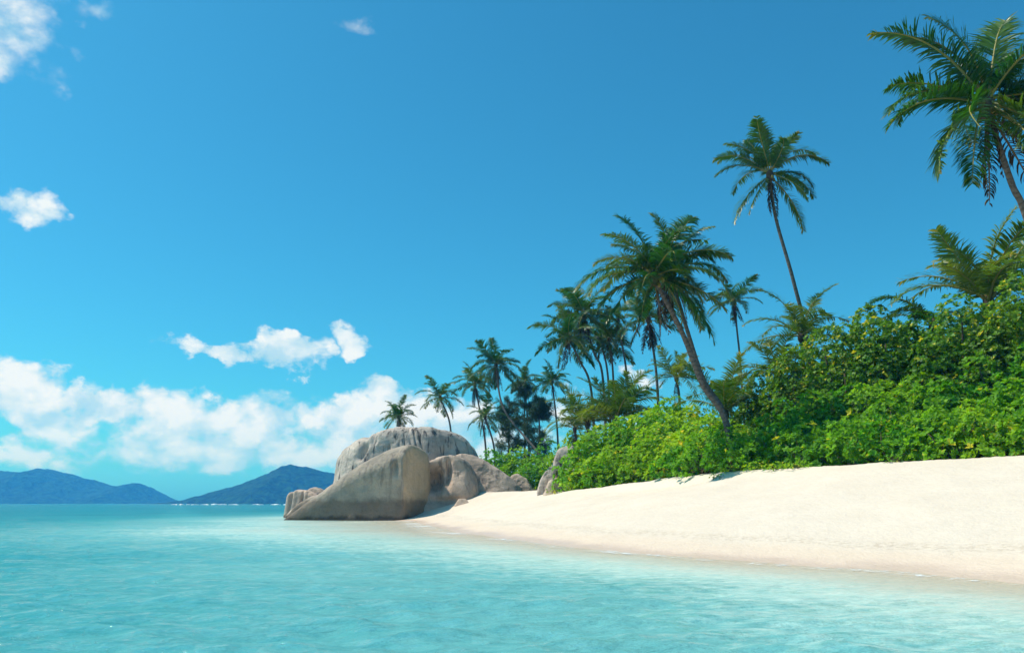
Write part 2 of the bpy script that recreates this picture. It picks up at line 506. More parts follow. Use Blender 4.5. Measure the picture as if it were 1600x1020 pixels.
M_YOUNG = leaf_material('young_palm_leaflet', (0.045, 0.10, 0.008), (0.14, 0.22, 0.016), (0.34, 0.28, 0.05), 0.36, 0.45, 0.3, 0.4)
M_DEAD = leaf_material('dead_palm_leaflet', (0.022, 0.013, 0.007), (0.085, 0.052, 0.028), (0.22, 0.16, 0.09), 0.1, 0.8, 0.3, 0.2)
M_RACHIS = plain('palm_midrib', (0.20, 0.19, 0.035), (0.33, 0.26, 0.05), 0.5)
M_RACHIS_DEAD = plain('dead_palm_midrib', (0.12, 0.075, 0.035), (0.22, 0.14, 0.07), 0.8)
M_TRUNK = bark_material('palm_bark', (0.10, 0.085, 0.07), (0.23, 0.19, 0.155), 260.0)
M_WOOD = bark_material('shrub_wood', (0.06, 0.045, 0.03), (0.16, 0.12, 0.085))
M_LOG = bark_material('driftwood', (0.22, 0.20, 0.17), (0.40, 0.36, 0.31))
M_NUT = plain('coconut_husk', (0.16, 0.15, 0.03), (0.26, 0.17, 0.05), 0.5, 3.0)
M_FIBRE = plain('palm_fibre', (0.05, 0.032, 0.018), (0.13, 0.085, 0.045), 0.95, 20.0)
M_NEEDLE = leaf_material('casuarina_needle', (0.016, 0.045, 0.012), (0.055, 0.11, 0.025), (0.06, 0.12, 0.03), 0.15, 0.6, 0.2, 0.3)
def hill_material():
    m, k, out = mat('forested_hill')
    pos = k.n('ShaderNodeNewGeometry').outputs['Position']
    a = k.noise(pos, 0.05, 6, 0.7)
    b = k.noise(pos, 0.008, 4, 0.6)
    col = k.mix(k.mapr(a, 0.35, 0.65), (0.002, 0.014, 0.008), (0.022, 0.085, 0.032))
    col = k.mix(k.mapr(b, 0.58, 0.72, 0, 0.4), col, (0.04, 0.08, 0.05))
    principled(k, out, col, 0.95, k.bump(a, 1.0, 14.0), 0.1)
    return m
M_HILL = hill_material()
M_FOAM = plain('surf_foam', (0.75, 0.78, 0.78), (0.86, 0.88, 0.88), 0.9, 0.05)

# ------------------------------------------------------------------ terrain
def shore_point(u, v): return tuple(G(u, v, 0.0)[:2])
SHORE = [(36.0, -64.0), (12.4, 5.4)] + [shore_point(*q) for q in ((1600, 913), (1400, 893), (1200, 879), (1000, 864), (850, 849), (750, 836), (690, 824), (650, 814))]
SHORE += [(-11.5, 75.0), (-17.0, 79.0), (-19.5, 90.0), (-20.0, 118.0), (-9.0, 136.0), (15, 165), (60, 200), (220, 250), (500, 260), (500, -64)]
SHORE = np.array(SHORE)

def land_distance(x, y):
    a, b = SHORE, np.roll(SHORE, -1, 0)
    best = np.full(len(x), 1e18); inside = np.zeros(len(x), bool)
    for (ax, ay), (bx, by) in zip(a, b):
        dx, dy = bx - ax, by - ay
        t = np.clip(((x - ax) * dx + (y - ay) * dy) / (dx * dx + dy * dy), 0, 1)
        best = np.minimum(best, (x - ax - t * dx) ** 2 + (y - ay - t * dy) ** 2)
        c = ((ay > y) != (by > y)) & (x < (bx - ax) * (y - ay) / (by - ay + 1e-12) + ax)
        inside ^= c
    return np.where(inside, 1, -1) * np.sqrt(best)

# vegetation edge: where each photo pixel's ray is a set distance from the water
VEG_U = [840, 890, 960, 1050, 1130, 1200, 1300, 1400, 1500, 1600, 1750]
VEG_V = [766, 767, 757, 745, 738, 733, 728, 722, 716, 709, 700]
VEG_D = [10, 10.5, 12, 13.5, 14.5, 15, 15.5, 16, 16.5, 17, 18]
VX, VY, VZ = [], [], []
for u, v, D in zip(VEG_U, VEG_V, VEG_D):
    t = np.linspace(15, 110, 1500); d = ray(u, v)
    ld = land_distance(d[0] / d[1] * t, t)
    Y = t[np.argmax(ld > D)]
    p = P(u, v, Y); VX.append(p[0]); VY.append(Y); VZ.append(p[2])
_o = np.argsort(VY)
VYs, VZs, VDs = np.array(VY)[_o], np.array(VZ)[_o], np.array(VEG_D)[_o]

def terrain_z(x, y):
    D = land_distance(x, y)
    D = D + (0.75 * fbm2(x * 0.16, y * 0.16, 3, 21) + 0.25 * fbm2(x * 0.6, y * 0.6, 2, 22)) * np.exp(-(D / 5.0) ** 2)
    H = np.interp(y, VYs, VZs); DV = np.interp(y, VYs, VDs)
    n1 = fbm2(x * 0.25, y * 0.25, 3, 11); n2 = fbm2(x * 1.1, y * 1.1, 3, 12)
    Dw = D + 0.35 * n1
    ad = np.maximum(-D, 0)
    z_sea = -3.6 * (1 - np.exp(-np.maximum(ad - 2.2, 0) / 26.0)) - 0.075 * np.minimum(ad, 2.2)
    z_sea = z_sea * (1 - 0.68 * np.clip((y - 24) / 22, 0, 1) * np.clip((98 - y) / 25, 0, 1) * np.clip((x + 42) / 26, 0, 1))
    z_sea = np.minimum(z_sea, 0) + 0.10 * n1 * np.clip(-D / 6, 0, 1)
    lo = 0.36 * np.clip(Dw / 2.4, 0, 1) ** 1.15
    t = np.clip((Dw - 2.4) / (DV - 2.4), 0, 1)
    up = (H - 0.36) * (0.90 * t + 0.10 * t ** 2)
    z = lo + np.where(Dw > 2.4, up, 0)
    back = np.clip(D - DV, 0, 60)
    z = z + 0.07 * np.minimum(back, 40) * (1 - np.exp(-back / 8))
    # small eroded ledge in front of the shrubs
    led = np.exp(-((y - 49) / 6.5) ** 4)
    z = z - led * 0.38 * (1 / (1 + np.exp(np.clip((D - (DV - 0.9 + 0.35 * n1)) * 9, -40, 40)))) * np.clip((D - (DV - 6)) / 5, 0, 1)
    z = np.where(D > 0, z + (0.035 * n2 + 0.07 * n1) * np.clip(D / 4, 0, 1), z_sea)
    return z, D, DV

def tz(x, y): return float(terrain_z(np.array([float(x)]), np.array([float(y)]))[0][0])

def lines(a, b, step, lo, hi, g=1.22):
    m = list(np.arange(a, b + 1e-6, step)); s = step; left = []; q = a
    while q > lo: s *= g; q -= s; left.append(max(q, lo))
    s = step; q = b; right = []
    while q < hi: s *= g; q += s; right.append(min(q, hi))
    return np.array(left[::-1] + m + right)

def build_terrain():
    xs = lines(-24, 48, 0.30, -4500, 4500); ys = lines(10, 86, 0.30, -4500, 4500)
    X, Y = np.meshgrid(xs, ys); x, y = X.ravel(), Y.ravel()
    z, D, DV = terrain_z(x, y)
    soil = np.clip((D - DV - 0.3 + 0.5 * fbm2(x * .8, y * .8, 3, 5)) / 0.8, 0, 1)
    nx, ny = len(xs), len(ys)
    i, j = np.meshgrid(np.arange(ny - 1), np.arange(nx - 1), indexing='ij')
    f = np.stack([i * nx + j, i * nx + j + 1, (i + 1) * nx + j + 1, (i + 1) * nx + j], -1).reshape(-1, 4)
    tag(link('beach', mesh_np('beach', np.stack([x, y, z], 1), [f], M_SAND, attrs={'soil': soil})), 'pale cream sand beach sloping down to the lagoon', 'beach', kind='structure')

def build_water():
    ys = [-4500, -3000, -1500, -600, -250, -100, -40, -15, -5, 0, 2]
    y = 2.6
    while y < 130: ys.append(y); y *= 1.0085
    while y < 4400: ys.append(y); y *= 1.05
    ys.append(4500.0); ys = np.array(ys)
    n = 470
    t = np.linspace(-1, 1, n)
    w = np.minimum(14 + 1.0 * np.abs(ys), 4500)
    X = w[:, None] * t[None]; Y = np.repeat(ys[:, None], n, 1)
    x, y = X.ravel(), Y.ravel()
    z_t, D, _ = terrain_z(x, y)
    dep = np.where(D < 0, -z_t, -np.clip(z_t, 0, 1))
    rng = np.random.default_rng(3)
    sp = np.repeat(np.maximum(np.gradient(ys), 2 * w / n), n)
    z = np.zeros_like(x)
    fade = np.clip((dep + 0.02) / 0.9, 0.05, 1)
    for i in range(60):
        lam = 0.24 * (12 ** rng.random()); th = R(255) + rng.normal(0, 0.5)
        kx, ky = math.cos(th) * 2 * math.pi / lam, math.sin(th) * 2 * math.pi / lam
        amp = 0.0075 * lam ** 0.9
        lod = np.clip(lam / (sp * 3.0) - 1, 0, 1)
        ph = kx * x + ky * y + rng.random() * 6.28 + 0.9 * np.sin(0.11 * x + 0.07 * y + i)
        z += amp * lod * (np.sin(ph) + 0.3 * np.sin(2 * ph))
    z *= fade * (0.75 + 0.5 * fbm2(x * 0.05, y * 0.05, 2, 9))
    ny = len(ys)
    i, j = np.meshgrid(np.arange(ny - 1), np.arange(n - 1), indexing='ij')
    f = np.stack([i * n + j, i * n + j + 1, (i + 1) * n + j + 1, (i + 1) * n + j], -1).reshape(-1, 4)
    tag(link('sea', mesh_np('sea', np.stack([x, y, z], 1), [f], M_WATER, attrs={'depth': dep})), 'clear turquoise lagoon water with small ripples', 'sea', kind='structure')

build_terrain()
build_water()

# ------------------------------------------------------------------ far islands
def build_hill(name, label, prof, Y0, depth, seed, rough):
    u = np.array([p[0] for p in prof], float); v = np.array([p[1] for p in prof], float)
    pts = np.array([P(a, b, Y0) for a, b in zip(u, v)])
    nx, ny = 260, 60
    xs = np.linspace(pts[0, 0], pts[-1, 0], nx); tt = np.linspace(-1, 1, ny)
    h = np.interp(xs, pts[:, 0], np.maximum(pts[:, 2], 0))
    X = np.repeat(xs[None], ny, 0); T = np.repeat(tt[:, None], nx, 1)
    H = np.repeat(h[None], ny, 0)
    Yv = Y0 + T * depth * (0.35 + 0.65 * H / h.max())
    prof_t = np.clip(1 - np.abs(T) ** 1.25, 0, 1)
    x, y = X.ravel(), Yv.ravel()
    nz = fbm2(x / 160, y / 160, 5, seed); nf = fbm2(x / 22, y / 22, 3, seed + 5)
    z = (H * prof_t).ravel() * (1 + 0.55 * nz * np.abs(T.ravel()) ** 0.6) + nf * rough * np.clip(H.ravel() / 30, 0, 1) - 0.5
    i, j = np.meshgrid(np.arange(ny - 1), np.arange(nx - 1), indexing='ij')
    f = np.stack([i * nx + j, i * nx + j + 1, (i + 1) * nx + j + 1, (i + 1) * nx + j], -1).reshape(-1, 4)
    tag(link(name, mesh_np(name, np.stack([x, y, z], 1), [f], M_HILL)), label, 'hill', kind='structure')

build_hill('hill', 'long hazy blue island ridge with several rounded summits', [(-420, 784), (-300, 755), (-180, 742), (-80, 748), (-30, 738), (0, 735), (28, 738), (52, 739), (76, 733), (95, 738), (112, 744), (140, 749), (160, 757), (185, 761), (205, 756), (216, 755), (232, 763), (248, 773), (262, 781), (285, 784)], 3000, 500, 3, 5)
build_hill('hill', 'darker wooded headland rising to one peak behind the boulders', [(262, 785), (290, 781), (330, 770), (370, 760), (400, 750), (430, 741), (446, 733), (462, 727), (478, 729), (492, 733), (515, 737), (560, 748), (640, 752), (720, 770), (780, 785)], 2100, 380, 8, 6)

def build_surf():
    rng = np.random.default_rng(5)
    mb = MB(); u = 250
    while u < 462:
        L = rng.uniform(4, 20)
        if rng.random() < 0.75:
            Y = rng.uniform(760, 900); n = 9
            x0, x1 = (u - 800) / 1274 * Y, (u + L - 800) / 1274 * Y
            s = np.linspace(0, 1, n)
            pts = np.stack([x0 + (x1 - x0) * s, Y + 3 * np.sin(s * 5 + u), np.full(n, 0.15)], 1)
            mb.tube(pts, (0.25 + rng.uniform(0.2, 0.75)) * np.sin(np.pi * np.clip(s, 0.03, 0.97)) ** 0.6 * (0.7 + 0.5 * rng.random(n)), 6)
        u += L * rng.uniform(0.7, 1.5)
    tag(link('surf_line', mb.mesh('surf_line', M_FOAM)), 'thin white line of breakers on the far reef', 'surf', kind='stuff')
build_surf()

# ------------------------------------------------------------------ boulders
ICO = {s: icosphere(s) for s in (4, 5, 6, 7)}

def silhouette_planes(px, Y0, tilt=0.0):
    """outward planes through successive picture points (clockwise) at ground distance Y0"""
    pts = [P(u, v, Y0) for u, v in px]; out = []
    for a, b in zip(pts[:-1], pts[1:]):
        d = b - a; n = np.array((-d[2], 0, d[0])); n /= np.linalg.norm(n)
        n = n + np.array((0, tilt, 0)); n /= np.linalg.norm(n)
        out.append((n, (a + b) / 2))
    return out

def boulder(label, centre, planes, p=14, material=None, sub=6, bump=0.12, seed=1, grooves=(), dents=(), group=None, name='granite_boulder'):
    c = np.asarray(centre, float)
    d, f = ICO[sub]
    acc = np.zeros(len(d))
    for n, q in planes:
        n = np.asarray(n, float); n = n / np.linalg.norm(n)
        off = max(float(np.dot(n, np.asarray(q) - c)), 0.05)
        acc += np.clip(d @ n, 0, None) ** p / off ** p
    r = acc ** (-1.0 / p)
    v = d * r[:, None]
    w = v + c
    for (x0, wd, dp, slant) in grooves:        # vertical run-off flutes, world x at the crest
        xx = w[:, 0] - x0 - slant * (w[:, 2] - 4) + 0.35 * fbm(w * np.array((0.3, 0.3, 0.25)), 2, 40)
        front = np.clip(-d[:, 1] * 2.0 + 0.5, 0, 1) * np.clip(1.55 - 1.35 * d[:, 2], 0.12, 1) * np.clip(0.6 + 1.3 * fbm(w * 0.6, 2, 60 + int(abs(x0) * 10)), 0.1, 1.4)
        v -= d * (dp * np.exp(-(xx / wd) ** 2) * front)[:, None]
    for (q, rad, dp) in dents:
        dist = np.linalg.norm((w - np.asarray(q)) / rad, axis=1)
        g = np.exp(-dist ** 2)
        v += (g * dp)[:, None] * np.array((0, 1.0, 0))
    size = r.mean()
    n1 = fbm(w * (1.3 / size) + seed * 3.1, 4, seed); n2 = fbm(w * 1.6 + seed, 4, seed + 9)
    v += d * (n1 * bump * size * 0.30 + n2 * bump * 0.35)[:, None]
    zmin = -1.2
    o = link(name, mesh_np(name, v, [f], material or M_ROCK), None, tuple(c))
    return tag(o, label, 'boulder', group)

def build_boulders():
    # big wedge standing in the water
    YA = 76.0
    sil = silhouette_planes([(440, 817), (488, 777), (534, 745), (581, 714), (620, 696), (651, 692), (670, 709), (670, 790)], YA, 0.0)
    fr = P(560, 812, 73.4); rt0, rt1 = P(633, 760, 73.3), P(666, 760, 77.0)
    dd = rt1 - rt0; rn = np.array((dd[1], -dd[0], 0.0)); rn /= np.linalg.norm(rn)
    bev = silhouette_planes([(480, 790), (540, 749), (600, 713)], 73.4, -0.9) + silhouette_planes([(600, 713), (644, 698)], 73.4, -0.7)
    planes = sil + bev + [((-0.10, -1, -0.05), fr), (rn + np.array((0, 0, 0.03)), rt0), ((0.0, 1, 0.25), (-12, 79.5, 2)), ((0, 0, -1), (-12, 76, -1.6))]
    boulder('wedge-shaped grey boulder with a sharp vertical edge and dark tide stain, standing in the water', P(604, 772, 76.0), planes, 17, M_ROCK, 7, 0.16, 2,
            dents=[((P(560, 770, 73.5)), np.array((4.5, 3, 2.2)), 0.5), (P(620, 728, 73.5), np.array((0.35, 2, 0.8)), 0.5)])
    # low dark slab at its foot
    sil = silhouette_planes([(448, 815), (462, 792), (490, 776), (520, 775), (540, 800)], 78.5)
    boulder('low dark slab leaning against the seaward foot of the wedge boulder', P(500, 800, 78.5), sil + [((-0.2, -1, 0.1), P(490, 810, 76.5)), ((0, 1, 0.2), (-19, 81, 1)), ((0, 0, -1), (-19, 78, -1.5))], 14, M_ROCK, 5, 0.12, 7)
    # largest dome behind
    YB = 86.0
    sil = silhouette_planes([(513, 800), (515, 745), (526, 714), (552, 690), (590, 675), (640, 666), (700, 668), (728, 678), (748, 702), (757, 740)], YB)
    c = P(635, 735, YB)
    planes = sil + [((-0.05, -1, 0.22), P(620, 700, 81.5)), ((0.62, -0.78, 0.22), P(722, 700, 83.5)), ((-0.72, -0.68, 0.12), P(532, 740, 83.5)), ((0, 1, 0.2), (-12, 94, 4)), ((0, 0, -1), (-12, 86, -1.0))]
    gx = [P(u, 690, 82)[0] for u in (547, 566, 574, 590, 606, 634, 648, 660, 668, 676, 690, 712)]
    gr = [(gx[0], .34, .55, .35), (gx[1], .20, .38, .25), (gx[2], .10, .30, .2), (gx[3], .45, .25, .1), (gx[4], .10, .20, .05), (gx[5], .16, .26, -.15), (gx[6], .07, .24, -.22), (gx[7], .12, .30, -.25), (gx[8], .07, .25, -.26), (gx[9], .12, .22, -.28), (gx[10], .30, .15, -.3), (gx[11], .5, .35, -.35)]
    boulder('largest domed boulder with dark vertical run-off flutes, rising behind the wedge boulder', c, planes, 12, M_ROCK2, 7, 0.24, 5, gr)
    # hollowed boulder on the sand
    YC = 80.0
    sil = silhouette_planes([(655, 790), (660, 730), (676, 715), (712, 708), (735, 722), (748, 752), (757, 790)], YC)
    boulder('hollowed rounded boulder on the sand beside the wedge boulder', P(706, 752, YC), sil + [((0.1, -1, 0.25), P(710, 780, 77.3)), ((0.75, -0.6, 0.25), P(745, 770, 78.6)), ((0, 1, 0.3), (-6, 83.5, 3)), ((0, 0, -1), (-6, 80, -0.5))], 11, M_ROCK3, 6, 0.26, 11,
            dents=[(P(677, 752, 77.8), np.array((0.9, 2.5, 1.2)), 2.6), (P(700, 738, 77.5), np.array((.3, 2, 1.6)), 0.9), (P(690, 782, 77.3), np.array((2.0, 2, .35)), 0.8)])
    # long sloping slab to the right of it
    YD = 83.5
    sil = silhouette_planes([(690, 760), (704, 714), (722, 707), (745, 712), (785, 735), (812, 755), (824, 785)], YD)
    boulder('long pale boulder sloping down from the hollowed boulder to the shrubs', P(750, 750, YD), sil + [((0.18, -1, 0.55), P(752, 765, 80.5)), ((0.6, -0.7, 0.3), P(806, 765, 81.5)), ((0, 1, 0.3), (-3, 87, 3)), ((0, 0, -1), (-3, 83, -0.2))], 11, M_ROCK3, 6, 0.28, 17)
    sil = silhouette_planes([(782, 785), (795, 746), (806, 739), (822, 748), (836, 772)], 86)
    boulder('small pale boulder at the landward end of the sloping one', P(812, 764, 86), sil + [((0.1, -1, 0.4), P(812, 770, 84.2)), ((0, 1, 0.2), (1, 88, 2)), ((0, 0, -1), (1, 86, 0.6))], 9, M_ROCK3, 6, 0.3, 23)
    p = G(723, 786, 0.9)
    boulder('little loose rock on the sand in front of the hollowed boulder', P(722, 784, 76.2), [((-0.8, 0, .5), P(714, 783, 76.2)), ((0.8, 0, .6), P(731, 783, 76.2)), ((0, 0, 1), P(722, 778.5, 76.2)), ((0, -1, .5), P(722, 786, 75.8)), ((0, 1, 0), P(722, 786, 76.8)), ((0, 0, -1), P(722, 796, 76.2))], 6, M_ROCK3, 4, 0.1, 29, name='loose_rock')
    # outlying cluster in the sea
    for (px, Y, seed, lab) in (
            ([(450, 800), (453, 770), (465, 764), (485, 766), (500, 778), (506, 800)], 92.0, 31, 'fissured pale boulder in the sea, outermost of the cluster'),
            ([(478, 800), (484, 764), (494, 760), (506, 766), (514, 800)], 94.5, 37, 'rounded pinkish boulder capping the outlying sea cluster'),
            ([(452, 806), (470, 786), (495, 772), (512, 778), (520, 806)], 88.0, 41, 'smooth tan boulder between the outlying sea cluster and the dark slab')):
        m = np.mean(px[1:-1], 0)
        sil = silhouette_planes(px, Y)
        c = P(m[0], m[1] + 12, Y)
        gr = [(P(u, 780, Y)[0], .14, .35, 0.0) for u in (459, 468, 476, 484)] if seed == 31 else ()
        boulder(lab, c, sil + [((0.1, -1, 0.25), c + np.array((0, -1.6, 0))), ((0, 1, .2), c + np.array((0, 2, 0))), ((0, 0, -1), c + np.array((0, 0, -2.6)))], 8, M_ROCK3, 6, 0.15, seed, gr, group='boulders in the sea')
    # rocks among the shrubs
    Y = 66.0
    sil = silhouette_planes([(838, 775), (845, 748), (853, 736), (866, 733), (866, 748), (858, 775)], Y)
    boulder('tall slanting grey rock slab at the shrub edge, under the rounded rock', P(851, 752, Y), sil[:3] + [sil[4]] + [((0, -1, 0.2), P(850, 750, 65.2)), ((0, 1, 0), P(850, 750, 67)), ((0, 0, -1), P(850, 790, Y))], 22, M_ROCK2, 6, 0.42, 43)
    sil = silhouette_planes([(862, 760), (867, 713), (875, 700), (888, 696), (904, 703), (912, 760)], 68.0)
    boulder('rounded dark-streaked boulder half hidden behind the bright shrub', P(886, 730, 68.0), sil + [((-0.2, -1, 0.1), P(886, 730, 66.8)), ((0, 1, 0), P(886, 730, 70)), ((0, 0, -1), P(886, 790, 68))], 9, M_ROCK2, 6, 0.4, 47)
    sil = silhouette_planes([(848, 775), (858, 752), (868, 746), (884, 750), (896, 775)], 64.5)
    boulder('low pale rock under the fallen log', P(871, 760, 64.5), sil + [((0, -1, 0.3), P(870, 758, 63.9)), ((0, 1, 0), P(870, 750, 65.6)), ((0, 0, -1), P(870, 785, 64.5))], 10, M_ROCK3, 6, 0.45, 53)
    mb = MB()
    a, b = P(858, 732, 65.6), P(902, 736, 64.9); s = np.linspace(0, 1, 10)[:, None]
    pts = a + (b - a) * s + np.array((0, 0, 1)) * 0.05 * np.sin(s * 7)
    mb.tube(pts - a, np.linspace(0.16, 0.2, 10), 10)
    tag(link('fallen_log', mb.mesh('fallen_log', M_LOG), None, tuple(a)), 'bleached log lying across the slanting rock slab', 'log')
build_boulders()

# ------------------------------------------------------------------ palms
def frond_mesh(name, elev, L=5.0, bend=70, n=78, seed=0, mats=None, dead=False, hang=0.5, wmul=1.0, sweep=0.0):
    rng = np.random.default_rng(seed)
    S = 26
    s = np.linspace(0, 1, S)
    ang = np.radians(elev - bend * s ** 1.5)
    ang = np.maximum(ang, np.radians(-100))
    st = L / (S - 1)
    yaw = np.radians(sweep) * s ** 2
    dx, dz = np.cos(ang), np.sin(ang)
    px = np.concatenate([[0], np.cumsum(dx[:-1] * np.cos(yaw[:-1]) * st)])
    py = np.concatenate([[0], np.cumsum(dx[:-1] * np.sin(yaw[:-1]) * st)])
    pz = np.concatenate([[0], np.cumsum(dz[:-1] * st)])
    pts = np.stack([px, py, pz], 1)
    mb = MB()
    mb.tube(pts, 0.055 * (1 - s) ** 0.8 + 0.008, 5, 1, 0.5, True)
    tan = np.gradient(pts, axis=0); tan /= np.linalg.norm(tan, axis=1)[:, None]
    side0 = np.cross(tan, np.array((0, 0, 1.0)) + 0.25 * tan); side0 /= np.linalg.norm(side0, axis=1)[:, None] + 1e-9
    V, Fq, A = [], [], []
    gaps = [(rng.uniform(0.25, 0.95), rng.uniform(0.01, 0.035), rng.choice((-1, 1))) for _ in range(5)]
    cnt = 0
    for sd in (-1, 1):
        for i in range(n):
            q = 0.13 + 0.87 * (i + rng.uniform(0, 0.7)) / n
            if q > 1: q = 1
            if dead and rng.random() < 0.35: continue
            if any(abs(q - g0) < gw and sd == gs for g0, gw, gs in gaps): continue
            if rng.random() < 0.05: continue
            k = q * (S - 1); k0 = min(int(k), S - 2); fr = k - k0
            b = pts[k0] * (1 - fr) + pts[k0 + 1] * fr
            t = tan[k0]; sv = side0[k0] * sd; up = np.cross(side0[k0], t)
            ll = (0.225 * L) * (0.38 + 0.62 * math.sin(math.pi * min(1, 0.12 + 0.80 * q) ** 1.0)) * (1.0 - 0.35 * q ** 4) * rng.uniform(0.72, 1.14)
            if dead: ll *= 0.75
            fwd = 0.30 + 0.70 * q + rng.normal(0, 0.10)
            d = sv * 1.0 + t * fwd + up * (0.22 + rng.normal(0, 0.22))
            d /= np.linalg.norm(d)
            g = (hang + 0.5 * q * 0.4) * rng.uniform(0.65, 1.35)
            if dead: g = 2.2 * rng.uniform(.7, 1.3)
            w = 0.033 * wmul * rng.uniform(0.8, 1.25)
            cur = b.copy(); dirv = d.copy(); ring = []
            nseg = 3
            for j in range(nseg + 1):
                wd = w * (0.55, 1.0, 0.8, 0.08)[j]
                wv = np.cross(dirv, up * 0.8 + sv * 0.5 * (1 if j else 1)); nn = np.linalg.norm(wv)
                wv = wv / nn if nn > 1e-6 else t
                ring += [cur - wv * wd, cur + wv * wd]
                if j < nseg:
                    cur = cur + dirv * ll / nseg
                    dirv = dirv + np.array((0, 0, -1.0)) * g * (0.32 + 0.25 * j)
                    dirv /= np.linalg.norm(dirv)
            V += ring
            for j in range(nseg):
                Fq.append((cnt + 2 * j, cnt + 2 * j + 1, cnt + 2 * j + 3, cnt + 2 * j + 2))
            tv = float(np.clip(rng.normal(0.45, 0.2), 0, 0.9))
            if q > 0.93 and rng.random() < 0.35: tv = 1.0
            A += [tv] * 8
            cnt += 8
    mb.add(np.array(V), np.array(Fq), 0, np.array(A))
    return mb.mesh(name, mats or [M_FROND, M_RACHIS], smooth=False)

ELEVS = (84, 66, 50, 34, 16, -4, -26, -48)
FRONDS, YFRONDS = {}, {}
for e in ELEVS:
    bend = {84: 48, 66: 62, 50: 78, 34: 80, 16: 72, -4: 58, -26: 44, -48: 32}[e]
    FRONDS[e] = [frond_mesh('frond', e, 5.0, bend + 8 * q, 118, 1000 + e * 3 + q, sweep=(-18, 14)[q], hang=(0.45, 0.75)[q]) for q in (0, 1)]
for e in (84, 66, 50, 34, 16, -4):
    YFRONDS[e] = [frond_mesh('frond', e, 5.0, {84: 40, 66: 58, 50: 75, 34: 82, 16: 80, -4: 60}[e], 80, 300 + e, [M_YOUNG, M_RACHIS], sweep=10, hang=0.32)]
DEAD = [frond_mesh('frond', -62 - 10 * q, 4.2, 20, 46, 500 + q, [M_DEAD, M_RACHIS_DEAD], True) for q in range(3)]

def nut_mesh():
    v, f = ICO[4]
    v = v[:] * np.array((0.12, 0.12, 0.15)); return mesh_np('coconut', v, [f], M_NUT)
_v, _f = icosphere(2)
NUT = mesh_np('coconut', _v * np.array((0.12, 0.12, 0.16)), [_f], M_NUT)

def put_frond(root, me, az, tilt, scale, at, roll=0.0):
    o = link('frond', me, root, at)
    o.rotation_euler = (roll, tilt, R(az))
    o.scale = (scale, scale, scale)
    return o

def palm(label, group, crown, low, Yc, Yl, fl=1.0, n=24, seed=0, r0=0.17, dead=4, nuts=6, fronds=None, mids=(), young=False, lo_elev=-48, droop=0, base=None, name='coconut_palm'):
    rng = random.Random(seed)
    c = P(*crown, Yc); l = P(*low, Yl)
    pts = []
    if base is None:
        d = l - c
        gx, gy = l[0] + d[0] * 0.12, l[1] + d[1] * 0.12
        g = np.array((gx, gy, tz(gx, gy) - 0.15))
        if l[2] - g[2] > 0.4: pts.append(g)
    else:
        pts.append(np.array((base[0], base[1], tz(*base) - 0.15)))
    pts.append(l)
    for (u, v, Y) in mids: pts.append(P(u, v, Y))
    pts.append(c)
    g = pts[0]
    if g[2] > tz(g[0], g[1]): g[2] = min(g[2], tz(g[0], g[1]) - 0.1)
    root = thing(name, tuple(g), label, 'palm tree', group)
    path = catmull(pts, 14) - g
    ln = np.concatenate([[0], np.cumsum(np.linalg.norm(np.diff(path, axis=0), axis=1))])
    s = ln / ln[-1]
    rad = r0 * (1.0 - 0.42 * s + 0.75 * np.exp(-ln / 0.5)) * (1 + 0.03 * np.sin(ln * 9))
    mb = MB(); mb.tube(path, rad, 12, 0, ln / 12.0)
    link('trunk', mb.mesh('trunk', M_TRUNK), root)
    top = path[-1]
    # fibrous heart of old leaf bases
    v, f = icosphere(3)
    hv = v * np.array((0.30, 0.30, 0.55)) * fl * (1 + 0.18 * fbm(v * 4, 3, seed))[:, None]
    link('crown_heart', mesh_np('crown_heart', hv + top + np.array((0, 0, 0.05)), [f], M_FIBRE), root)
    at = lambda: tuple(top + np.array((rng.uniform(-.08, .08), rng.uniform(-.08, .08), rng.uniform(0.05, 0.4))) * fl)
    FR = YFRONDS if young else FRONDS
    if fronds:
        lst = fronds
    else:
        lst = []
        a = rng.uniform(0, 360)
        keys = [e for e in FR if e >= lo_elev]
        for i in range(n):
            a += 137.5 + rng.uniform(-14, 14)
            lst.append((a, 86 - (86 - lo_elev) * ((i + 0.5) / n) ** 0.85 - droop))
    for (a, e) in lst:
        key = min(FR, key=lambda q: abs(q - e))
        me = rng.choice(FR[key])
        put_frond(root, me, a, -R(max(-14, min(14, e - key))) + rng.uniform(-.05, .05), fl * rng.uniform(0.78, 1.12), at(), rng.uniform(-.55, .55))
    for i in range(dead):
        put_frond(root, rng.choice(DEAD), rng.uniform(0, 360), rng.uniform(-.1, .2), fl * rng.uniform(0.65, 0.95), tuple(top - np.array((0, 0, 0.1))), rng.uniform(-.3, .3))
    for i in range(nuts):
        a = rng.uniform(0, 6.28)
        link('coconut', NUT, root, tuple(top + np.array((math.cos(a) * .32, math.sin(a) * .32, rng.uniform(-.45, -.1))) * fl))
    return root

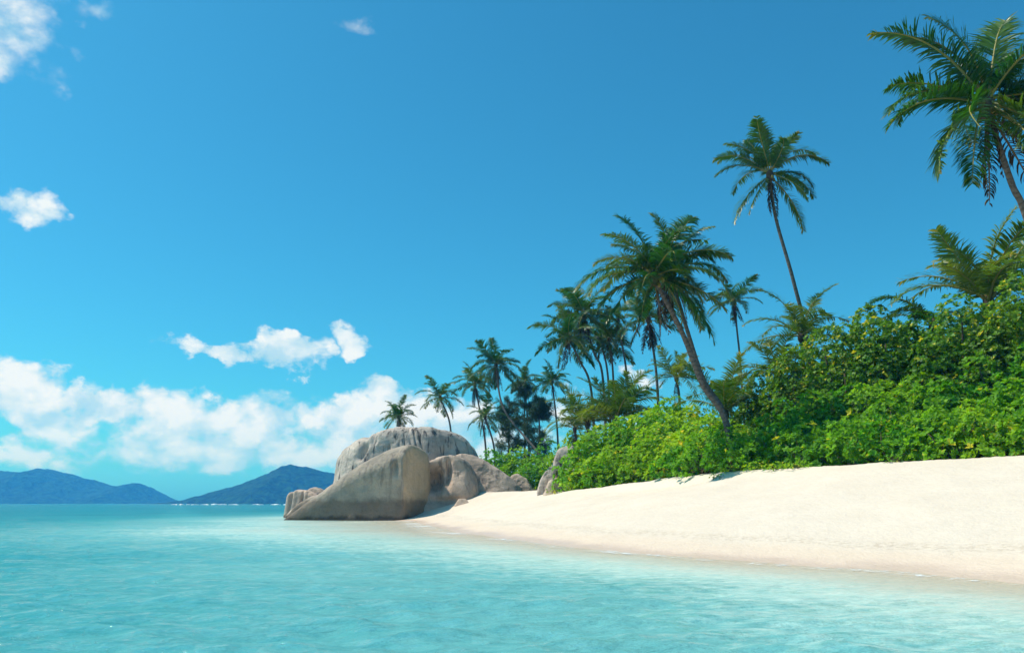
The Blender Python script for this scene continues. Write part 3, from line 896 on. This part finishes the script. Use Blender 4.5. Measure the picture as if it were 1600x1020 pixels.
def build_palms():
    # main trees, frond by frond: (azimuth 180 = left, 270 = towards the water's mouth; elevation)
    palm('huge dark coconut palm whose leaning trunk meets the tallest end of the green bank', None, (1542, 170), (1610, 362), 33, 34, 1.16, seed=1, r0=0.20, dead=6, nuts=9, base=(25.0, 35.0),
         mids=((1580, 285, 33.4),),
         fronds=[(184, 60), (178, 46), (172, 74), (150, 84), (60, 84), (20, 80), (181, 18), (194, 4), (190, -32), (232, -46), (262, -44), (296, -42), (206, -20), (10, 62), (0, 44), (-12, 24), (8, 6), (-20, -18), (15, -34), (350, 66), (330, 50), (340, 12), (320, -5), (305, 46), (335, 30), (100, 50), (45, 55), (70, 30)])
    palm('tallest slender palm standing clear of the others, its thin trunk curving up from the bank', None, (1203, 275), (1260, 532), 58, 59.5, 0.96, seed=2, r0=0.19, dead=5, nuts=6,
         mids=((1240, 440, 59), (1212, 340, 58.5)),
         fronds=[(180, 22), (186, 50), (172, 66), (200, 84), (100, 84), (20, 76), (5, 56), (350, 40), (0, 14), (12, 4), (-15, -32), (5, -40), (188, -38), (205, -46), (262, 50), (240, 66), (300, 66), (70, 40), (110, 34), (150, 52)])
    fr3 = [(180, 44), (192, 58), (170, 70), (150, 80), (60, 84), (20, 76), (5, 64), (-10, 50), (8, 34), (-20, 22), (12, 10), (0, -10), (-25, -26), (10, -40), (184, 18), (196, 2), (178, -18), (210, -30), (240, -42), (310, 60), (300, 10), (250, -4), (90, 60), (120, 46), (140, 30), (70, 34), (40, 50), (325, -36), (275, 22)]
    palm('bushy leaning coconut palm, the front one of the crossing pair on the bank', None, (1022, 436), (1132, 652), 46, 47, 0.98, seed=3, r0=0.22, dead=3, nuts=8, mids=((1098, 600, 46.8), (1066, 520, 46.4)), fronds=fr3)
    palm('leaning coconut palm with hanging dead fronds, the rear one of the crossing pair', None, (1047, 425), (1132, 648), 48.5, 48, 0.85, seed=4, r0=0.18, dead=9, nuts=5, mids=((1100, 595, 48.2), (1075, 520, 48.4)), n=18)
    palm('thin far palm with a brown skirt, alone between the crossing pair and the tallest palm', None, (1147, 472), (1157, 572), 92, 92, 0.78, seed=5, dead=8, n=18, lo_elev=-20, nuts=2, mids=((1152, 520, 92),))
    g = 'palms of the clump behind the bright shrub mound'
    palm('tall palm with a heavy dead skirt, largest of the clump left of the crossing pair'.replace(' left of', ' next to'), g, (912, 492), (942, 592), 84, 84, 0.95, seed=6, dead=12, n=24, nuts=4, mids=((928, 550, 84),))
    palm('drooping palm at the seaward side of the clump behind the bright mound', g, (889, 530), (924, 612), 80, 80, 0.85, seed=7, dead=4, n=20, nuts=4, mids=((905, 562, 80),))
    palm('small ragged palm in the middle of the clump behind the bright mound', g, (936, 528), (950, 590), 90, 90, 0.72, seed=8, dead=5, n=16, nuts=0)
    palm('short-crowned palm tucked in the clump with browned fronds', g, (952, 532), (958, 588), 88, 88, 0.72, seed=9, dead=7, n=16, nuts=0)
    palm('straight palm with a bare upper trunk at the landward side of the clump', g, (966, 502), (981, 602), 86, 86, 0.62, seed=10, dead=1, n=12, nuts=0)
    palm('palm with a long brown skirt hanging beside the crossing pair', g, (1013, 500), (1026, 590), 74, 74, 0.85, seed=11, dead=14, n=18, nuts=2, lo_elev=-26)
    g = 'palms beyond the boulders'
    palm('little bushy palm peeping over the crest of the largest boulder', g, (622, 652), (624, 668), 112, 112, 0.62, seed=12, dead=4, n=22, nuts=0, lo_elev=-26, r0=0.34)
    palm('open star-shaped palm just behind the shoulder of the largest boulder', g, (688, 622), (704, 670), 108, 108, 0.72, seed=13, dead=0, n=18, nuts=3)
    palm('ragged palm on the seaward edge of the clump beyond the boulders', g, (742, 602), (758, 690), 112, 112, 0.78, seed=14, dead=9, n=18, nuts=0, lo_elev=-26)
    palm('tallest palm of the clump beyond the boulders, with a long leaning pale trunk', g, (775, 572), (845, 714), 104, 98, 0.86, seed=15, dead=9, n=24, nuts=0, mids=((788, 640, 102),))
    palm('low drooping palm at the foot of the clump beyond the boulders', g, (758, 652), (772, 700), 106, 106, 0.72, seed=16, dead=5, n=16, nuts=0)
    palm('dark palm rising out of the casuarina', g, (820, 598), (826, 690), 118, 118, 0.72, seed=17, dead=10, n=16, nuts=0, lo_elev=-26)
    palm('small round-headed palm on a straight thin trunk beside the casuarina', g, (863, 598), (871, 676), 112, 112, 0.66, seed=18, dead=5, n=18, nuts=2, lo_elev=-26)
    # young and trunkless palms in the greenery
    g = 'young palms growing out of the bank'
    palm('large upright young palm sprouting behind the bright shrub mound', g, (962, 660), (964, 672), 72, 72, 1.12, seed=20, dead=0, n=22, nuts=0, young=True, lo_elev=20, r0=0.3)
    palm('young arching palm beside the upright one, over the rounded rock', g, (918, 664), (920, 690), 74, 74, 0.85, seed=21, dead=1, n=16, nuts=0, young=True, lo_elev=10, r0=0.22)
    palm('short palm with bushy head between the clump and the crossing pair', g, (1057, 592), (1062, 630), 68, 68, 0.66, seed=22, dead=3, n=18, nuts=0, young=True, lo_elev=-4)
    palm('fan-like young palm directly behind the crossing trunks', g, (1133, 650), (1134, 660), 56, 56, 0.9, seed=23, dead=1, n=14, nuts=0, young=True, lo_elev=34, r0=0.26)
    palm('yellowish young palm at the foot of the tallest slender palm', g, (1252, 528), (1254, 550), 57, 57, 0.85, seed=24, dead=0, n=16, nuts=0, young=True, lo_elev=-4, r0=0.22)
    palm('lower young palm drooping over the shrubs under the tallest slender palm', g, (1215, 590), (1218, 612), 56, 56, 0.8, seed=25, dead=1, n=12, nuts=0, young=True, lo_elev=-4, r0=0.2)
    palm('leafy young palm behind the bank beneath the huge dark palm', g, (1546, 478), (1548, 496), 47, 47, 1.15, seed=26, dead=1, n=20, nuts=0, young=True, lo_elev=34, r0=0.25)
    palm('small palm with one frond showing over the crest of the broad-leaved trees', g, (1458, 510), (1460, 530), 50, 50, 0.85, seed=27, dead=0, nuts=0, fronds=[(178, 50), (200, 34), (150, 34), (20, 34), (90, 50)])
    palm('tangled low palm between the rounded rock and the casuarina', g, (898, 672), (900, 692), 76, 76, 0.62, seed=28, dead=5, n=14, nuts=0, young=True, lo_elev=-4, r0=0.2)
build_palms()

# ------------------------------------------------------------------ shrubs and trees
def leaf_cloud(rng, centres, normals, size, K, yellow, wide=0.30, tint_mu=0.45, patch=None):
    N = len(centres)
    up = np.array((0.13, 0.37, 0.92))
    t1 = np.cross(normals, up); t1 /= np.linalg.norm(t1, axis=1)[:, None] + 1e-9
    t2 = np.cross(normals, t1)
    ph = (np.arange(K)[None] * 2.399 + rng.uniform(0, 6.28, (N, 1)) + rng.normal(0, 0.2, (N, K)))
    tau = np.radians(rng.uniform(5, 62, (N, K)))
    d = (np.cos(ph)[..., None] * t1[:, None] + np.sin(ph)[..., None] * t2[:, None]) * np.cos(tau)[..., None] + normals[:, None] * np.sin(tau)[..., None]
    L = size[:, None] * rng.uniform(0.7, 1.15, (N, K))
    sd = np.cross(d, normals[:, None] + 0.01); sd /= np.linalg.norm(sd, axis=2)[..., None] + 1e-9
    nn = np.cross(sd, d)
    c = centres[:, None]
    L3 = L[..., None]
    v = np.stack([c + d * L3 * 0.08, c + d * L3 * 0.62 + sd * L3 * wide + nn * L3 * 0.08, c + d * L3 - nn * L3 * 0.14, c + d * L3 * 0.62 - sd * L3 * wide + nn * L3 * 0.08], 2)
    v = v.reshape(-1, 3)
    q = np.arange(N * K) * 4
    f = np.concatenate([np.stack([q, q + 1, q + 2], 1), np.stack([q, q + 2, q + 3], 1)])
    base = tint_mu + (patch if patch is not None else 0)
    t = np.clip(np.repeat(np.asarray(base + np.zeros(N))[:, None], K, 1) + rng.normal(0, 0.22, (N, K)), 0, 0.9)
    yel = (rng.random((N, K)) < yellow * 0.5) | (rng.random((N, 1)) < yellow * 0.5)
    t = np.where(yel, 1.0, t)
    return v, f, np.repeat(t.reshape(-1), 4)

TRI = [0]
def bush(name, label, cat, group, base, rx, ry, h, seed, material, leaf=0.17, density=9.0, yellow=0.02, K=8, lobes=26, tint=0.45, trunk_r=0.05, wide=0.30, lift=0.0, patchy=0.16):
    rng = np.random.default_rng(seed)
    g = np.array((base[0], base[1], tz(base[0], base[1])))
    h = h * 1.08
    root = thing(name, tuple(g), label, cat, group)
    # lobes on a dome
    ii = np.arange(lobes) + 0.5
    cz = 1 - ii / lobes * 0.92; az = ii * 2.39996 + rng.uniform(0, 6)
    sr = np.sqrt(1 - cz ** 2)
    dirs = np.stack([np.cos(az) * sr, np.sin(az) * sr, cz], 1)
    k = rng.uniform(0.52, 0.86, lobes)
    h0 = h * (1 - lift)
    lc = dirs * np.array((rx, ry, h0)) * k[:, None] + np.array((0, 0, h * lift))
    lr = rng.uniform(0.20, 0.37, lobes) * (rx * ry * h0) ** (1 / 3)
    lc = np.concatenate([lc, [[0, 0, h * lift + h0 * 0.35]]]); lr = np.append(lr, min(rx, ry, h0) * 0.55)
    C, Nn = [], []
    for i in range(len(lr)):
        n = int(4 * math.pi * lr[i] ** 2 * density)
        d = rng.normal(size=(n, 3)); d /= np.linalg.norm(d, axis=1)[:, None]
        d = d[(d[:, 2] > -0.6)]
        p = lc[i] + d * lr[i] * (1 + 0.16 * fbm(d * 2.6 + i, 2, seed + i) + rng.normal(0, 0.05, len(d)))[:, None]
        ok = p[:, 2] > -0.05
        for j in range(len(lr)):
            if j != i: ok &= np.linalg.norm(p - lc[j], axis=1) > lr[j] * 0.80
        C.append(p[ok]); Nn.append(d[ok])
    C = np.concatenate(C); Nn = np.concatenate(Nn)
    nm = Nn * 0.75 + np.array((0, 0, 0.55)) + rng.normal(0, 0.22, Nn.shape); nm /= np.linalg.norm(nm, axis=1)[:, None]
    pt = patchy * fbm((C + g) * 0.9, 2, seed + 77)
    v, f, t = leaf_cloud(rng, C, nm, leaf * rng.uniform(0.75, 1.3, len(C)), K, yellow, wide, tint + 0.10, pt)
    TRI[0] += len(f)
    link('foliage', mesh_np('foliage', v, [f], material, smooth=False, attrs={'tint': t}), root)
    mb = MB()
    for i in rng.choice(len(lr), min(len(lr), 9), replace=False):
        e = lc[i]; m = e * np.array((0.45, 0.45, 0.55)) + rng.normal(0, 0.1, 3)
        q = catmull([np.array((rng.normal(0, .15), rng.normal(0, .15), -0.1)), m, e], 6)
        mb.tube(q, np.linspace(trunk_r, trunk_r * 0.35, len(q)), 6)
    link('stems', mb.mesh('stems', M_WOOD), root)
    return root

def veg_at(u):
    return np.interp(u, VEG_U, VX), np.interp(u, VEG_U, VY), np.interp(u, VEG_U, VZ), np.interp(u, VEG_U, VEG_V)

TOP_U = [880, 900, 930, 960, 1000, 1050, 1100, 1150, 1170, 1200, 1250, 1290, 1330, 1360, 1400, 1430, 1450, 1490, 1520, 1560, 1600, 1680]
TOP_V = [700, 688, 665, 648, 634, 630, 636, 626, 598, 580, 545, 512, 492, 480, 480, 490, 484, 468, 462, 440, 418, 400]

def place(u, vtop, back):
    """base on the ground `back` metres landward of the vegetation edge on this pixel column, height up to vtop"""
    vx, vy, vz, vv = veg_at(u)
    nrm = np.array((0.945, 0.326))
    d = ray(u, vv); dirv = np.array((d[0], d[1])) / math.hypot(d[0], d[1])
    step = back / max(0.25, float(dirv @ nrm))
    x, y = vx + dirv[0] * step, vy + dirv[1] * step
    top = P(u, vtop, y)
    return top[0], y, top[2] - tz(top[0], y)

def stretch(u):
    for lim, txt in ((1150, 'beside the crossing palms'), (1225, 'between the crossing palms and the tallest slender palm'), (1300, 'below the tallest slender palm'), (1400, 'just past the tallest slender palm'), (1500, 'just before the leafy young palm')):
        if u < lim: return txt
    return 'beneath the huge dark palm'

def build_greenery():
    # bright mound beside the rounded rock
    g = 'bright green shrubs of the mound'
    lab_m = 'bright yellow-green leafy shrub in the mound between the rounded rock and the crossing palms'
    for i, (u, vt, back, r) in enumerate(((905, 690, 1.2, 2.0), (928, 668, 3.0, 2.4), (955, 652, 4.5, 2.8), (1000, 640, 5.5, 3.0), (1050, 628, 6.0, 3.1), (1095, 634, 5.5, 2.9), (1125, 655, 3.2, 2.2), (1078, 634, 6.5, 3.0), (1022, 634, 6.5, 3.0), (978, 646, 5.2, 2.6), (1108, 644, 5.0, 2.6), (1040, 655, 4.4, 2.8), (965, 690, 2.2, 2.3), (1015, 682, 3.0, 2.4), (1060, 678, 3.2, 2.4), (915, 715, 1.0, 1.8), (938, 722, 1.2, 1.7))):
        x, y, h = place(u, vt, back)
        bush('beach_shrub', lab_m if 0 < i < 12 else lab_m.replace('leafy shrub in', 'front shrub of') if i in (12, 13, 14) else 'low bright yellow-green shrub pressed against the rounded rock', 'shrub', g, (x, y), r, r, h, 200 + i, M_SHRUB2, 0.235, 6.0, 0.05, 8, 21, 0.5)
    # front row along the sand
    g = 'low shrubs along the sand edge'
    lab_f = 'low dense shrub on the sand edge, '
    us = [1070, 1098, 1135, 1172, 1210, 1250, 1292, 1335, 1380, 1425, 1470, 1515, 1560, 1605, 1650]
    for i, u in enumerate(us):
        vv = veg_at(u)[3]
        x, y, h = place(u, vv - 50 - 22 * math.sin(i * 2.1) ** 2, 0.5 if u < 1180 else 1.3)
        bush('beach_shrub', lab_f + stretch(u), 'shrub', g, (x, y), 1.75, 1.6, h, 300 + i, M_SHRUB, 0.235, 6.5, 0.02 if i not in (8, 11, 12) else 0.10, 8, 15, 0.5)
    g = 'rounded shrubs on the slope of the bank'
    lab_s = ('rounded green shrub in the second row, ', 'upper rounded shrub under the crest trees, ')
    for row, (back, fr) in enumerate(((3.6, 0.36), (6.2, 0.60))):
        for i, u in enumerate(np.arange(1120 + 18 * row, 1680, 46)):
            vv = veg_at(u)[3]; vt = np.interp(u, TOP_U, TOP_V)
            x, y, h = place(u, vv + (vt - vv) * fr + 9 * math.sin(i * 1.7 + row), back)
            bush('beach_shrub', lab_s[row] + stretch(u), 'shrub', g, (x, y), 2.1, 1.9, max(h, 1.6), 400 + 40 * row + i, M_SHRUB, 0.25, 5.2, 0.015, 8, 16, 0.45)
    # darker broad-leaved trees forming the crest
    g = 'broad-leaved trees on the crest of the bank'
    lab_t = 'dark yellow-spotted broad-leaved tree on the crest, '
    for i, u in enumerate((1165, 1200, 1240, 1275, 1312, 1350, 1385, 1420, 1455, 1495, 1535, 1575, 1615, 1660)):
        vt = np.interp(u, TOP_U, TOP_V)
        x, y, h = place(u, vt - 3, 9.0 + 1.2 * math.sin(i * 2.7))
        bush('broad_leaved_tree', lab_t + stretch(u), 'tree', g, (x, y), 2.5, 2.2, h, 500 + i, M_TREE, 0.215, 8.0, 0.06, 6, 34, 0.45, 0.12, 0.36, 0.12)
    for i, u in enumerate(np.arange(1180, 1680, 42)):
        vv = veg_at(u)[3]; vt = np.interp(u, TOP_U, TOP_V)
        x, y, h = place(u, vv + (vt - vv) * 0.86, 12.5)
        bush('broad_leaved_tree', 'shaded broad-leaved tree tucked behind the crest, ' + stretch(u), 'tree', g, (x, y), 2.7, 2.2, h, 560 + i, M_TREE, 0.26, 4.5, 0.02, 6, 26, 0.35, 0.12, 0.36, 0.05)
    # low growth behind the boulders
    g = 'shrubs behind the boulders'
    for i, (u, vt, Y, r) in enumerate(((765, 705, 97, 2.4), (790, 708, 95, 2.5), (815, 704, 93, 2.6), (838, 712, 90, 2.4), (775, 725, 92, 2.0), (826, 728, 87.5, 2.0), (850, 690, 96, 2.4), (885, 682, 84, 2.4), (906, 672, 78, 2.2))):
        p = P(u, vt, Y); h = p[2] - tz(p[0], Y)
        bush('beach_shrub', 'green shrub filling the gap behind the boulders under the casuarina', 'shrub', g, (p[0], Y), r, r, h, 600 + i, M_SHRUB, 0.26, 4.5, 0.03, 7, 24, 0.5)
    # creeping plants on the sand
    g = 'creeping plants on the sand'
    for i, (u, v, r) in enumerate(((852, 768, 0.9), (872, 767, 1.0), (893, 768, 0.8), (1118, 746, 0.35), (1128, 749, 0.30), (1150, 740, 0.9), (1182, 737, 0.9), (1215, 735, 0.9), (1250, 733, 0.8), (1395, 724, 0.45), (1403, 728, 0.3))):
        vy = veg_at(u)[1]
        Y = vy - 0.3 if v < 745 or u < 900 else vy - 1.3
        x = ray(u, v)[0] / ray(u, v)[1] * Y
        bush('creeping_plant', 'small patch of green creeper spreading on open sand before the shrubs', 'plant', g, (x, Y), r, r * 0.8, 0.28, 700 + i, M_SHRUB2, 0.10, 16, 0.06, 6, 14, 0.5, 0.012)

def casuarina(label, px, Y, h_px, seed, spread):
    rng = np.random.default_rng(seed)
    b = P(px[0], px[1], Y); g = np.array((b[0], Y, tz(b[0], Y)))
    top = P(px[0] + 6, h_px, Y) - g
    root = thing('casuarina_tree', tuple(g), label, 'tree', 'casuarina trees beyond the boulders')
    mb = MB()
    tr = catmull([np.array((0, 0, -0.2)), top * np.array((0.3, 0.3, 0.4)) + np.array((0.3, 0, 0)), top * 0.75, top], 8)
    mb.tube(tr, np.linspace(0.20, 0.03, len(tr)), 8)
    ends = []
    for i in range(34):
        q = rng.uniform(0.22, 0.97); base = tr[int(q * (len(tr) - 1))]
        a = rng.uniform(0, 6.28); ln = spread * (1.15 - q) * rng.uniform(0.5, 1.1) + 0.5
        e = base + np.array((math.cos(a) * ln, math.sin(a) * ln, ln * rng.uniform(0.2, 0.75)))
        c = catmull([base, (base + e) / 2 + np.array((0, 0, -0.15)), e], 5)
        mb.tube(c, np.linspace(0.05, 0.012, len(c)), 5)
        for p in c[3:]: ends.append(p)
        for j in range(3):
            w = c[rng.integers(3, len(c))]; e2 = w + rng.normal(0, 0.7, 3)
            c2 = catmull([w, (w + e2) / 2, e2], 3); mb.tube(c2, np.linspace(0.018, 0.008, len(c2)), 4); ends += list(c2[1:])
    link('trunk', mb.mesh('trunk', M_WOOD), root)
    ends = np.array(ends); n = 16
    c = np.repeat(ends, n, 0) + rng.normal(0, 0.16, (len(ends) * n, 3))
    d = rng.normal(0, 0.6, c.shape) + np.array((0, 0, -0.15)); d /= np.linalg.norm(d, axis=1)[:, None]
    L = rng.uniform(0.25, 0.55, len(c))[:, None]
    sd = np.cross(d, rng.normal(size=c.shape)); sd /= np.linalg.norm(sd, axis=1)[:, None]
    v = np.stack([c - sd * 0.03, c + sd * 0.03, c + d * L + np.array((0, 0, -0.06))], 1).reshape(-1, 3)
    f = np.arange(len(v)).reshape(-1, 3)
    link('crown', mesh_np('crown', v, [f], M_NEEDLE, smooth=False, attrs={'tint': np.repeat(rng.uniform(0, .9, len(c)), 3)}), root)

build_greenery()
casuarina('dark feathery casuarina tree, the taller one under the dark palm', (815, 705), 116, 592, 1, 3.6)
casuarina('dark feathery casuarina with open branches beside the small round-headed palm', (838, 708), 112, 618, 2, 3.2)
casuarina('dark casuarina half hidden by the long leaning pale trunk', (790, 705), 118, 622, 3, 3.0)

# ------------------------------------------------------------------ haze
def build_haze():
    m, k, out = mat('sea_haze')
    pv = k.n('ShaderNodeVolumePrincipled')
    pv.inputs['Color'].default_value = (0.05, 0.40, 1.0, 1)
    pv.inputs['Density'].default_value = 2.5e-4
    pv.inputs['Absorption Color'].default_value = (1, 1, 1, 1)
    pv.inputs['Anisotropy'].default_value = 0.0
    k.link(pv.outputs[0], out.inputs['Volume'])
    x, y0, y1, z0, z1 = 4700.0, -4700.0, 4700.0, -5.0, 172.0
    v = [(sx * x, yy, zz) for zz in (z0, z1) for yy in (y0, y1) for sx in (-1, 1)]
    f = np.array([(0, 2, 3, 1), (4, 5, 7, 6), (0, 1, 5, 4), (2, 6, 7, 3), (0, 4, 6, 2), (1, 3, 7, 5)])
    me = mesh_np('haze', np.array(v), [f], m, smooth=False)
    tag(link('haze', me), 'thin blue sea haze over the lagoon', 'haze', kind='stuff')
build_haze()
